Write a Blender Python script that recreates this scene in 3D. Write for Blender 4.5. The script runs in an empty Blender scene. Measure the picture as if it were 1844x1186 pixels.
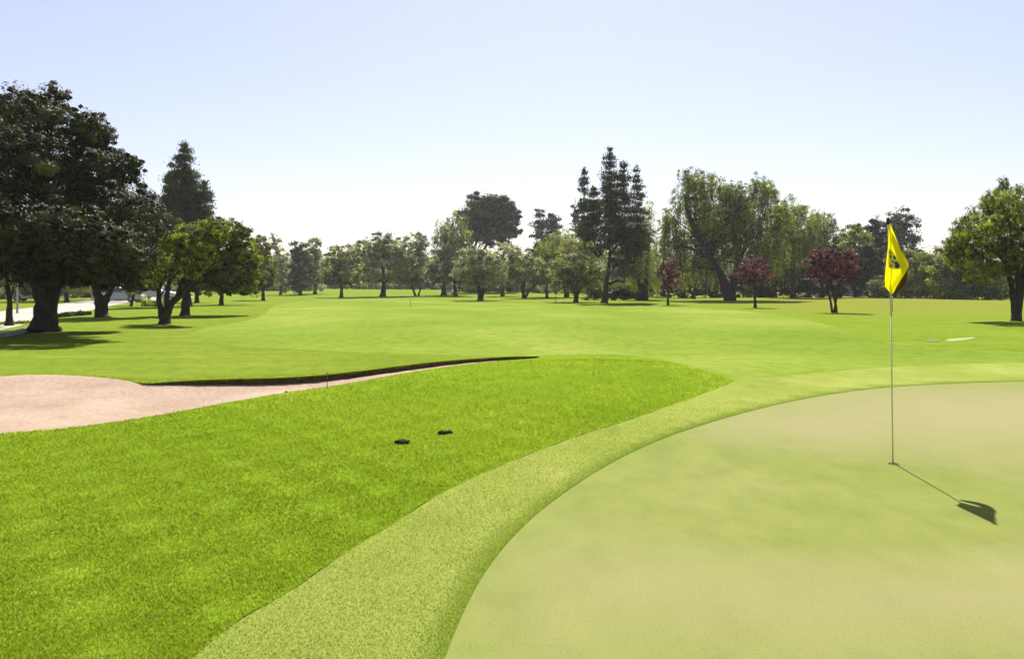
import bpy, bmesh, math, random
import numpy as np
from mathutils import Vector
from mathutils.geometry import delaunay_2d_cdt

SC = bpy.context.scene
COL = SC.collection
PI = math.pi

# ------------------------------------------------------------------ camera
F = 1447.0            # focal length in pixels of the 1844 px wide photograph
CX, HY, EYE = 922.0, 515.0, 1.54
cam_d = bpy.data.cameras.new('camera'); cam = bpy.data.objects.new('camera', cam_d); COL.objects.link(cam)
cam.location = (0, 0, EYE); cam.rotation_euler = (math.radians(90), 0, 0)
cam_d.sensor_width = 36; cam_d.lens = 36 * F / 1844; cam_d.shift_y = -(593 - HY) / 1844
cam_d.clip_start = 0.05; cam_d.clip_end = 6000
SC.camera = cam

# ------------------------------------------------------------------ sky, sun, exposure
SUN_EL, SUN_AZ = math.radians(49.5), math.radians(4.7)      # azimuth from +Y towards +X
w = bpy.data.worlds.new('World'); SC.world = w; w.use_nodes = True
nt = w.node_tree; bg = nt.nodes['Background']
sky = nt.nodes.new('ShaderNodeTexSky'); sky.sky_type = 'NISHITA'; sky.sun_disc = False
sky.sun_elevation = SUN_EL; sky.sun_rotation = SUN_AZ
sky.air_density = 1.0; sky.dust_density = 0.8; sky.ozone_density = 1.5; sky.altitude = 50
tint = nt.nodes.new('ShaderNodeMix'); tint.data_type = 'RGBA'; tint.blend_type = 'MULTIPLY'; tint.inputs[0].default_value = 1
tint.inputs[7].default_value = (1.08, .955, .94, 1)        # the camera's slightly rosy white balance
veil = nt.nodes.new('ShaderNodeMix'); veil.data_type = 'RGBA'; veil.inputs[0].default_value = .34     # thin even high haze over the whole sky
veil.inputs[7].default_value = (5.0, 5.15, 6.2, 1)
nt.links.new(sky.outputs[0], tint.inputs[6]); nt.links.new(tint.outputs[2], veil.inputs[6]); nt.links.new(veil.outputs[2], bg.inputs[0]); bg.inputs[1].default_value = 0.058
sl = bpy.data.lights.new('sun', 'SUN'); sl.energy = 5.0; sl.angle = math.radians(0.53); sl.color = (1, 0.95, 0.87)
so = bpy.data.objects.new('sun', sl); COL.objects.link(so)
sd = Vector((math.sin(SUN_AZ) * math.cos(SUN_EL), math.cos(SUN_AZ) * math.cos(SUN_EL), math.sin(SUN_EL)))
so.rotation_euler = sd.to_track_quat('Z', 'Y').to_euler(); so.location = sd * 50
SC.view_settings.view_transform = 'Standard'; SC.view_settings.look = 'None'
SC.view_settings.gamma = 1; SC.view_settings.exposure = 1.38
SC.cycles.max_bounces = 8; SC.cycles.diffuse_bounces = 3; SC.cycles.transmission_bounces = 4
SC.cycles.transparent_max_bounces = 8

# ------------------------------------------------------------------ ground height and projection
def sst(a, b, v):
    t = np.clip((v - a) / (b - a), 0, 1); return t * t * (3 - 2 * t)
def H(x, y):
    x = np.asarray(x, float); y = np.asarray(y, float)
    z = 0.17 * np.exp(-((x - 1.6) / 2.3) ** 2 - ((y - 14.4) / 2.0) ** 2)
    z = z + 0.05 * np.exp(-((x + 1.2) / 2.2) ** 2 - ((y - 12.6) / 1.8) ** 2)
    z = z - 0.16 * np.exp(-((x - 1.5) / 6) ** 2 - ((y - 21.5) / 3.8) ** 2)
    z = z + 0.035 * np.sin(x * .31 + .8) * np.sin(y * .23 + .5) * sst(16, 30, y)
    z = z + 0.10 * np.sin(x * .07 + 2) * np.sin(y * .055) * sst(40, 80, y)
    z = z + 0.75 * sst(115, 190, y) * (1 - sst(20, 45, x))
    return z
def px(u, v, D):                     # a point seen at pixel (u, v) at distance D
    return np.array([(u - CX) / F * D, D, EYE + (HY - v) / F * D])
def gp(u, v):                        # the ground point seen at pixel (u, v)
    a, b = (u - CX) / F, (HY - v) / F
    D = np.geomspace(1.2, 320, 2600)
    d = EYE + b * D - H(a * D, D)
    i = np.where(d < 0)[0]
    if len(i) == 0: return np.array([a * 320, 320.])
    i = i[0]
    if i == 0: return np.array([a * D[0], D[0]])
    t = d[i - 1] / (d[i - 1] - d[i]); Dd = D[i - 1] + t * (D[i] - D[i - 1])
    return np.array([a * Dd, Dd])
def spline(P, n=8, closed=False):
    P = [np.array(p, float) for p in P]; out = []; N = len(P)
    for i in range(N if closed else N - 1):
        if closed: a, b, c, d = P[i - 1], P[i], P[(i + 1) % N], P[(i + 2) % N]
        else: a, b, c, d = P[max(i - 1, 0)], P[i], P[i + 1], P[min(i + 2, N - 1)]
        for k in range(n):
            t = k / n
            out.append(.5 * (2 * b + (c - a) * t + (2 * a - 5 * b + 4 * c - d) * t * t + (3 * b - a - 3 * c + d) * t ** 3))
    if not closed: out.append(P[-1])
    return out
def trace(P, n=8): return [gp(*p) for p in spline(P, n)]
def inside(poly, x, y):
    poly = np.array(poly); r = np.zeros(len(x), bool); j = len(poly) - 1
    for i in range(len(poly)):
        xi, yi = poly[i]; xj, yj = poly[j]
        if yi != yj:
            r ^= ((yi > y) != (yj > y)) & (x < (xj - xi) * (y - yi) / (yj - yi) + xi)
        j = i
    return r
def dist_poly(poly, x, y, closed=True):
    P = np.array(poly); Q = np.roll(P, -1, 0) if closed else P[1:]
    if not closed: P = P[:-1]
    best = np.full(len(x), 1e9)
    for (ax, ay), (bx, by) in zip(P, Q):
        dx, dy = bx - ax, by - ay; L = dx * dx + dy * dy + 1e-12
        t = np.clip(((x - ax) * dx + (y - ay) * dy) / L, 0, 1)
        best = np.minimum(best, np.hypot(x - ax - t * dx, y - ay - t * dy))
    return best

# ------------------------------------------------------------------ helpers for objects
def tag(o, label=None, cat=None, group=None, kind=None):
    if label: o['label'] = label
    if cat: o['category'] = cat
    if group: o['group'] = group
    if kind: o['kind'] = kind
    return o
def link(name, me, mats, parent=None):
    o = bpy.data.objects.new(name, me); COL.objects.link(o)
    for m in (mats if isinstance(mats, (list, tuple)) else [mats]): me.materials.append(m)
    if parent is not None: o.parent = parent
    return o
def empty(name, loc, label, cat, group=None, rz=0):
    o = bpy.data.objects.new(name, None); COL.objects.link(o); o.location = loc; o.rotation_euler.z = rz
    o.empty_display_size = .2
    return tag(o, label, cat, group)
def npmesh(name, V, Fc, smooth=False, mi=None):
    V = np.asarray(V, np.float32); Fc = np.asarray(Fc, np.int32); k = Fc.shape[1]
    me = bpy.data.meshes.new(name); me.vertices.add(len(V)); me.vertices.foreach_set('co', V.ravel())
    me.loops.add(Fc.size); me.loops.foreach_set('vertex_index', Fc.ravel())
    me.polygons.add(len(Fc)); me.polygons.foreach_set('loop_start', np.arange(0, Fc.size, k, dtype=np.int32))
    if mi is not None: me.polygons.foreach_set('material_index', np.asarray(mi, np.int32))
    me.update(calc_edges=True); me.polygons.foreach_set('use_smooth', [smooth] * len(Fc))
    return me
class MB:
    def __init__(s): s.v = []; s.f = []
    def add(s, vs, fs):
        n = len(s.v); s.v += [tuple(v) for v in vs]; s.f += [tuple(i + n for i in f) for f in fs]
    def box(s, c, d, taper=1):
        x, y, z = c; a, b, h = d[0] / 2, d[1] / 2, d[2] / 2
        s.add([(x + i * a * (taper if k > 0 else 1), y + j * b * (taper if k > 0 else 1), z + k * h) for k in (-1, 1) for j in (-1, 1) for i in (-1, 1)],
              [(0, 2, 3, 1), (4, 5, 7, 6), (0, 1, 5, 4), (2, 6, 7, 3), (0, 4, 6, 2), (1, 3, 7, 5)])
    def tube(s, P, R, n=8, cap=True, wob=0, rng=None):
        P = [Vector(p) for p in P]; rings = []
        for i, p in enumerate(P):
            d = (P[min(i + 1, len(P) - 1)] - P[max(i - 1, 0)]).normalized()
            u = d.cross(Vector((0, 1, 0.01))).normalized()
            if u.length < .1: u = Vector((1, 0, 0))
            v = d.cross(u).normalized()
            rings.append([p + (u * math.cos(2 * PI * k / n) + v * math.sin(2 * PI * k / n)) * R[i] * (1 + (wob * (rng.random() - .5) if rng else 0)) for k in range(n)])
        vs = [q for r in rings for q in r]; fs = []
        for i in range(len(P) - 1):
            for k in range(n):
                fs.append((i * n + k, i * n + (k + 1) % n, (i + 1) * n + (k + 1) % n, (i + 1) * n + k))
        if cap:
            fs.append(tuple(range(n))[::-1]); fs.append(tuple(range((len(P) - 1) * n, len(P) * n)))
        s.add(vs, fs)
    def build(s, name, mat, parent=None, smooth=False):
        me = bpy.data.meshes.new(name); me.from_pydata(s.v, [], s.f); me.update()
        if smooth: me.polygons.foreach_set('use_smooth', [True] * len(me.polygons))
        bm = bmesh.new(); bm.from_mesh(me); bmesh.ops.recalc_face_normals(bm, faces=bm.faces); bm.to_mesh(me); bm.free()
        return link(name, me, mat, parent)

# ------------------------------------------------------------------ materials
def sc(c, k): return tuple(v * k for v in c)
KG, KL, KS = .60, .66, .66
def newmat(name):
    m = bpy.data.materials.new(name); m.use_nodes = True; t = m.node_tree
    return m, t, t.nodes['Principled BSDF'], t.nodes, t.links
def noise(N, L, scale, detail=4, rough=.55, stretch=None, coord=None, rot=0):
    g = N.new('ShaderNodeNewGeometry') if coord is None else coord
    n = N.new('ShaderNodeTexNoise'); n.inputs['Scale'].default_value = scale
    n.inputs['Detail'].default_value = detail; n.inputs['Roughness'].default_value = rough
    src = g.outputs['Position'] if 'Position' in g.outputs else g.outputs[0]
    if stretch:
        mp = N.new('ShaderNodeMapping'); mp.inputs['Scale'].default_value = stretch; mp.inputs['Rotation'].default_value = (0, 0, rot)
        L.new(src, mp.inputs[0]); src = mp.outputs[0]
    L.new(src, n.inputs['Vector']); return n
def ramp(N, L, src, stops):
    r = N.new('ShaderNodeValToRGB'); e = r.color_ramp.elements
    while len(e) < len(stops): e.new(.5)
    for k, (p, c) in enumerate(stops): e[k].position = p; e[k].color = (*c, 1)
    L.new(src, r.inputs[0]); return r
def mix(N, L, fac, a, b, mode='MIX'):
    m = N.new('ShaderNodeMix'); m.data_type = 'RGBA'; m.blend_type = mode
    if isinstance(fac, (int, float)): m.inputs[0].default_value = fac
    else: L.new(fac, m.inputs[0])
    for s, i in ((a, 6), (b, 7)):
        if isinstance(s, tuple): m.inputs[i].default_value = (*s, 1)
        else: L.new(s, m.inputs[i])
    return m.outputs[2]
def grass_mat(name, c1, c2, c3, fine=60, bump=.35, bscale=90, dist=.02, low=.35, spec=.15, edge=None, speck=1.0, mot=1.0, dry=None):
    c1, c2, c3 = sc(c1, KG), sc(c2, KG), sc(c3, KG); edge = sc(edge, KG) if edge else None
    m, t, B, N, L = newmat(name)
    a = noise(N, L, low, 5, .6, (1, .55, 1)); b = noise(N, L, fine, 3, .7); c = noise(N, L, 3.1, 5, .62, (1, .6, 1), rot=.2)
    r = ramp(N, L, a.outputs[0], [(.34, c1), (.52, c2), (.68, c3)])
    r2 = ramp(N, L, c.outputs[0], [(.3, (1 - .18 * mot, 1 - .16 * mot, 1 - .2 * mot)), (.5, (1, 1, 1)), (.72, (1 + .16 * mot, 1 + .12 * mot, 1 + .12 * mot))])
    k = mix(N, L, 1.0, r.outputs[0], r2.outputs[0], 'MULTIPLY')
    r3 = ramp(N, L, b.outputs[0], [(.3, (1 - .42 * speck,) * 3), (.5, (1, 1, 1)), (.72, (1 + .3 * speck, 1 + .28 * speck, 1 + .3 * speck))])
    k = mix(N, L, 1.0, k, r3.outputs[0], 'MULTIPLY')
    if edge:
        at = N.new('ShaderNodeAttribute'); at.attribute_name = 'edge'
        d_ = noise(N, L, .55, 5, .65, (.5, 1.6, 1), rot=-.15)
        re = ramp(N, L, d_.outputs[0], [(.3, (edge[0] * (1 - .18 * mot), edge[1] * (1 - .13 * mot), edge[2] * .85)), (.5, edge), (.72, (edge[0] * (1 + .32 * mot), edge[1] * (1 + .2 * mot), edge[2] * (1 + .7 * mot)))])
        ke = mix(N, L, 1.0, re.outputs[0], r2.outputs[0], 'MULTIPLY')
        k = mix(N, L, at.outputs['Fac'], k, mix(N, L, 1.0, ke, r3.outputs[0], 'MULTIPLY'))
    if dry:
        a2 = N.new('ShaderNodeAttribute'); a2.attribute_name = 'dry'; k = mix(N, L, a2.outputs['Fac'], k, mix(N, L, 1.0, sc(dry, KG), r3.outputs[0], 'MULTIPLY'))
    L.new(k, B.inputs['Base Color']); B.inputs['Roughness'].default_value = .8
    B.inputs['Specular IOR Level'].default_value = spec
    bn = noise(N, L, bscale, 3, .7); bp = N.new('ShaderNodeBump'); bp.inputs['Strength'].default_value = bump; bp.inputs['Distance'].default_value = dist
    L.new(bn.outputs[0], bp.inputs['Height']); L.new(bp.outputs[0], B.inputs['Normal'])
    return m
def simple(name, c, rough=.6, metal=0, var=.15, scale=6, bump=0, spec=.4):
    c = sc(c, KS)
    m, t, B, N, L = newmat(name)
    tc = N.new('ShaderNodeTexCoord'); n = N.new('ShaderNodeTexNoise'); n.inputs['Scale'].default_value = scale; n.inputs['Detail'].default_value = 5
    L.new(tc.outputs['Object'], n.inputs['Vector'])
    r = ramp(N, L, n.outputs[0], [(.3, tuple(v * (1 - var) for v in c)), (.7, tuple(min(1, v * (1 + var)) for v in c))])
    L.new(r.outputs[0], B.inputs['Base Color']); B.inputs['Roughness'].default_value = rough; B.inputs['Metallic'].default_value = metal
    B.inputs['Specular IOR Level'].default_value = spec
    if bump:
        bp = N.new('ShaderNodeBump'); bp.inputs['Strength'].default_value = bump; bp.inputs['Distance'].default_value = .02
        L.new(n.outputs[0], bp.inputs['Height']); L.new(bp.outputs[0], B.inputs['Normal'])
    return m
def leaf_mat(name, c1, c2, trans=.35, tcol=None, spec=.06, kk=KL):
    c1, c2 = sc(c1, kk * (.6 if spec else 1)), sc(c2, kk)
    m = bpy.data.materials.new(name); m.use_nodes = True; t = m.node_tree; N = t.nodes; L = t.links
    B = N['Principled BSDF']; O = N['Material Output']
    at = N.new('ShaderNodeAttribute'); at.attribute_name = 'tint'
    k = mix(N, L, at.outputs['Fac'], c1, c2)
    L.new(k, B.inputs['Base Color']); B.inputs['Roughness'].default_value = .55; B.inputs['Specular IOR Level'].default_value = spec
    tr = N.new('ShaderNodeBsdfTranslucent')
    L.new(mix(N, L, 1.0, k, tcol or (1.5, 1.6, .6), 'MULTIPLY'), tr.inputs[0])
    ms = N.new('ShaderNodeMixShader'); ms.inputs[0].default_value = trans
    L.new(B.outputs[0], ms.inputs[1]); L.new(tr.outputs[0], ms.inputs[2]); L.new(ms.outputs[0], O.inputs[0])
    return m

M = {}
M['rough'] = grass_mat('rough_grass', (.170, .292, .018), (.220, .335, .024), (.275, .370, .036), fine=26, bump=.6, bscale=40, dist=.04, spec=0, speck=.7, edge=(.195, .262, .032), dry=(.240, .262, .042))
M['fairway'] = grass_mat('fairway_grass', (.165, .250, .030), (.222, .302, .044), (.305, .350, .080), fine=40, bump=.25, low=.12, speck=.5, spec=0)
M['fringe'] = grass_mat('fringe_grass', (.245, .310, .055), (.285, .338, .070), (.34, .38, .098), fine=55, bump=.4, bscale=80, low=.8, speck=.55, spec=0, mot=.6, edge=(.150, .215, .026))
M['green'] = grass_mat('putting_grass', (.196, .242, .048), (.228, .260, .062), (.268, .283, .088), fine=75, bump=.3, bscale=110, dist=.006, low=.33, edge=(.205, .258, .044), speck=.38, spec=.02, mot=.75, dry=(.320, .296, .140))
def sand_mat():
    m, t, B, N, L = newmat('bunker_sand')
    a = noise(N, L, .9, 5, .6); b = noise(N, L, 14, 4, .65)
    r = ramp(N, L, a.outputs[0], [(.3, (.222, .158, .112)), (.5, (.268, .196, .143)), (.7, (.305, .230, .175))])
    r2 = ramp(N, L, b.outputs[0], [(.3, (.86, .84, .82)), (.6, (1.03, 1.03, 1.03))])
    L.new(mix(N, L, 1.0, r.outputs[0], r2.outputs[0], 'MULTIPLY'), B.inputs['Base Color']); B.inputs['Roughness'].default_value = .95
    B.inputs['Specular IOR Level'].default_value = .1
    wv = N.new('ShaderNodeTexWave'); wv.inputs['Scale'].default_value = 2.2; wv.inputs['Distortion'].default_value = 9; wv.inputs['Detail'].default_value = 3
    g_ = N.new('ShaderNodeNewGeometry'); L.new(g_.outputs['Position'], wv.inputs['Vector'])
    ad = N.new('ShaderNodeMath'); ad.operation = 'MULTIPLY_ADD'; ad.inputs[1].default_value = .35; L.new(wv.outputs['Fac'], ad.inputs[0]); L.new(b.outputs[0], ad.inputs[2])
    bp = N.new('ShaderNodeBump'); bp.inputs['Strength'].default_value = .5; bp.inputs['Distance'].default_value = .04
    vo = N.new('ShaderNodeTexVoronoi'); vo.feature = 'SMOOTH_F1'; vo.inputs['Scale'].default_value = 3.2; L.new(g_.outputs['Position'], vo.inputs['Vector'])
    ad2 = N.new('ShaderNodeMath'); ad2.operation = 'MULTIPLY_ADD'; ad2.inputs[1].default_value = .8; L.new(vo.outputs['Distance'], ad2.inputs[0]); L.new(ad.outputs[0], ad2.inputs[2])
    L.new(ad2.outputs[0], bp.inputs['Height']); L.new(bp.outputs[0], B.inputs['Normal']); return m
M['sand'] = sand_mat()
M['soil'] = simple('lip_soil', (.085, .062, .025), .95, 0, .4, 9, .8, .1)
M['road'] = simple('road_concrete', (.42, .39, .33), .9, 0, .12, .3, 0, .2)
M['bark'] = simple('bark', (.050, .042, .034), .95, 0, .4, 7, 1.0, .1)
M['bark_pale'] = simple('bark_pale', (.14, .12, .10), .95, 0, .35, 7, 1.0, .1)
M['oak'] = leaf_mat('oak_leaf', (.012, .016, .005), (.112, .122, .032), .2)
M['mid'] = leaf_mat('mid_leaf', (.080, .108, .007), (.42, .46, .055), .42)
M['light'] = leaf_mat('light_leaf', (.150, .190, .014), (.46, .49, .080), .42)
M['yellow'] = leaf_mat('yellowish_leaf', (.17, .18, .035), (.33, .32, .09), .45)
M['olive'] = leaf_mat('olive_leaf', (.17, .19, .06), (.58, .60, .22), .38, (1.2, 1.25, .8))
M['grey'] = leaf_mat('grey_green_leaf', (.30, .32, .15), (.78, .80, .46), .4, (1.2, 1.25, .9))
M['pine'] = leaf_mat('pine_needle', (.040, .052, .018), (.22, .235, .115), .26, (1.2, 1.3, .8))
M['plum'] = leaf_mat('plum_leaf', (.060, .022, .026), (.30, .155, .17), .3, (1.7, .8, .8))
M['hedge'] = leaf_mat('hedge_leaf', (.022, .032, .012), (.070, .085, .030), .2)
M['blade'] = leaf_mat('rough_blade', (.210, .325, .024), (.345, .435, .055), .45, (1.3, 1.25, .5), 0)
M['blade2'] = leaf_mat('fringe_blade', (.240, .305, .058), (.345, .395, .110), .4, (1.25, 1.2, .6), 0)
M['yellowcloth'] = leaf_mat('flag_cloth', (.93, .85, .025), (.93, .85, .025), .62, (1.0, 1.0, .8), 0, 1.0)
M['brownfold'] = leaf_mat('flag_border', (.16, .10, .02), (.16, .10, .02), .3, (1, 1, 1), 0)
M['olivecloth'] = leaf_mat('emblem_olive', (.42, .46, .10), (.42, .46, .10), .45, (1, 1, .8), 0, 1.0)
M['black'] = simple('black_print', (.012, .011, .012), .5)
M['palep'] = simple('pale_print', (.55, .45, .50), .6)
M['pole'] = simple('pole_paint', (.80, .80, .45), .45, 0, .05, 4)
M['polew'] = simple('pole_pale_paint', (.62, .60, .38), .45, 0, .05, 4)
M['white'] = simple('white_paint', (.72, .73, .74), .3, 0, .04)
M['silver'] = simple('silver_paint', (.42, .44, .47), .3, .3, .04)
M['greyp'] = simple('grey_paint', (.20, .22, .25), .3, .2, .04)
M['glass'] = simple('dark_glass', (.03, .035, .045), .08, 0, .1, 3, 0, .8)
M['rubber'] = simple('rubber', (.02, .02, .02), .8)
M['wall'] = simple('pale_wall', (.42, .40, .36), .9, 0, .12, .6)
M['roof'] = simple('grey_roof', (.22, .21, .20), .9, 0, .2, 2)
M['kerb'] = simple('kerb_stone', (.36, .35, .33), .9, 0, .2, 2)
M['wood'] = simple('stake_wood', (.16, .15, .07), .8, 0, .3, 12)
M['clod'] = simple('dark_clod', (.022, .020, .012), .95, 0, .5, 30, .8, .1)
M['dry'] = simple('dry_turf', (.31, .34, .12), .95, 0, .15, 5, .3, .1)
M['deepgreen'] = simple('dark_turf', (.13, .19, .025), .95, 0, .25, 5, .3, .1)

# ------------------------------------------------------------------ ground: regions traced on the terrain
green_edge = trace([(800, 1186), (833, 1105), (870, 1035), (920, 970), (985, 910), (1080, 845), (1180, 795), (1290, 757), (1400, 728), (1500, 709), (1600, 697), (1720, 690), (1844, 686)], 8)
green = [np.array(p) for p in spline([(-.05, 1.3), (-.18, 2.2)], 4)][:-1] + green_edge + spline([tuple(green_edge[-1]), (10.6, 12.4), (13.2, 9.5), (13.8, 5.5), (12, 1), (7.5, -1.8), (2.5, -1.6), (.4, -.2), (-.05, 1.3)], 8)[1:-1]
fr_edge = trace([(345, 1186), (430, 1118), (530, 1060), (615, 1000), (700, 948), (785, 894), (870, 852), (960, 815), (1050, 782), (1130, 757), (1200, 733), (1255, 713), (1300, 696), (1322, 686)], 8)
fr_far = trace([(1322, 686), (1345, 682), (1420, 676), (1500, 668), (1620, 660), (1740, 655), (1844, 652)], 5)
fringe = spline([(-1.1, .2), (-1.32, 1.6), (-1.34, 2.6)], 4)[:-1] + fr_edge + fr_far[1:] + spline([tuple(fr_far[-1]), (13.0, 14.2), (16, 10.5), (16.4, 5), (14, -1), (8, -4), (2, -3.6), (-.6, -1.6), (-1.1, .2)], 8)[1:-1]
mound_top = trace([(1322, 686), (1300, 678), (1240, 660), (1185, 647), (1130, 640), (1050, 638), (975, 641)], 5)
fw_near = trace([(975, 641), (880, 640), (760, 638), (640, 634), (520, 628), (420, 622), (350, 610), (345, 598)], 5)
fw_far = trace([(345, 598), (380, 588), (440, 578), (475, 566), (490, 552), (520, 545), (600, 540), (700, 538), (790, 540), (870, 545), (960, 547), (1080, 550), (1200, 553), (1300, 557), (1400, 567), (1480, 582), (1540, 600), (1600, 618), (1700, 627), (1844, 633)], 5)
fairway = mound_top[::1] + fw_near[1:] + fw_far[1:] + spline([tuple(fw_far[-1]), (17, 19), (21, 16), (22, 8), (17, 4), (14.5, 8), (13, 13.2)], 5)[1:] + [fr_far[-1] + np.array([.05, -.3])] + [p + np.array([0, -.25]) for p in fr_far[::-1]][1:]
bk_near = trace([(-160, 800), (0, 781), (100, 773), (200, 761), (300, 745), (400, 727), (480, 713), (540, 703), (600, 695), (640, 688), (700, 677), (760, 667), (830, 657), (900, 650), (968, 645)], 6)
bk_far = trace([(972, 641.5), (900, 643), (800, 650), (720, 659), (640, 669), (560, 677), (480, 681), (400, 683), (330, 686), (270, 690), (225, 687), (180, 682), (120, 678), (60, 677), (0, 680), (-160, 688)], 6)
bunker = bk_near + bk_far + spline([tuple(bk_far[-1]), (-10.6, 12.2), (-10.8, 10), (-9.2, 8.1), tuple(bk_near[0])], 5)[1:-1]
rd_near = trace([(-400, 690), (-200, 640), (-60, 607), (20, 590), (70, 576), (110, 565), (165, 558), (205, 549), (250, 543), (300, 539), (345, 536)], 4)
rd_far = trace([(350, 534), (320, 534), (200, 536), (110, 547), (0, 560), (-200, 585), (-600, 640)], 4)
road = rd_near + rd_far

pts = []
for D in np.geomspace(1.2, 420, 165):
    n = 150
    for a in np.linspace(-.92, .92, n):
        pts.append((a * D, D))
for X in np.linspace(-420, 420, 29):
    for Y in np.linspace(-60, 620, 25):
        if abs(X) > .93 * Y or Y > 425: pts.append((X, Y))
rg = np.random.default_rng(3)
P2 = [Vector((float(a), float(b))) for a, b in np.array(pts) + rg.normal(0, 1e-4, (len(pts), 2))]
E2 = []
for poly in (green, fringe, bunker, fairway, road):
    s = len(P2); n = len(poly)
    P2 += [Vector((float(a), float(b))) for a, b in poly]
    E2 += [(s + i, s + (i + 1) % n) for i in range(n)]
res = delaunay_2d_cdt(P2, E2, [], 0, 1e-5)
VX = np.array([(v.x, v.y) for v in res[0]]); FA = np.array([f[:] for f in res[2]])
c = VX[FA].mean(1); cx_, cy_ = c[:, 0], c[:, 1]
reg = np.zeros(len(FA), int)
for k, poly in ((5, road), (4, fairway), (3, bunker), (2, fringe), (1, green)):
    reg[inside(poly, cx_, cy_)] = k
# a triangle of ground left between fringe and fairway belongs to the fairway
x, y = VX[:, 0], VX[:, 1]
hz = H(x, y)
def lipheight(xx):                   # height of the far lip above the sand, by position along it
    u = CX + F * xx / 14.0
    return .0 + .078 * sst(245, 400, u) * (1 - .55 * sst(640, 980, u))
near_b = dist_poly(bk_near, x, y, False); far_b = dist_poly(bk_far, x, y, False)
t = near_b / (near_b + far_b + 1e-6)
rip = .02 * np.sin(x * 2.1 + y * 1.3) + .015 * np.sin(x * 4.7 - y * 3.1 + 1) + .006 * np.sin(x * 17 + y * 11)
zs = hz - .025 - lipheight(x) * np.clip(t * 1.05, 0, 1) ** 1.0 - .16 * 4 * t * (1 - t) * np.clip(near_b + far_b, 0, 3) / 3 + rip * np.clip(4 * t * (1 - t), 0, 1) + .05 * sst(.55, .9, t) * (1 - sst(-6, -4, x))
OFF = {0: .005, 1: 0.0, 2: .003, 4: .004, 5: -.02}
BF = np.array(bk_far)[::-1]
def beyond(X, Y): return (X < BF[-1, 0]) & (Y > np.interp(X, BF[:, 0], BF[:, 1]) + .35)
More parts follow.
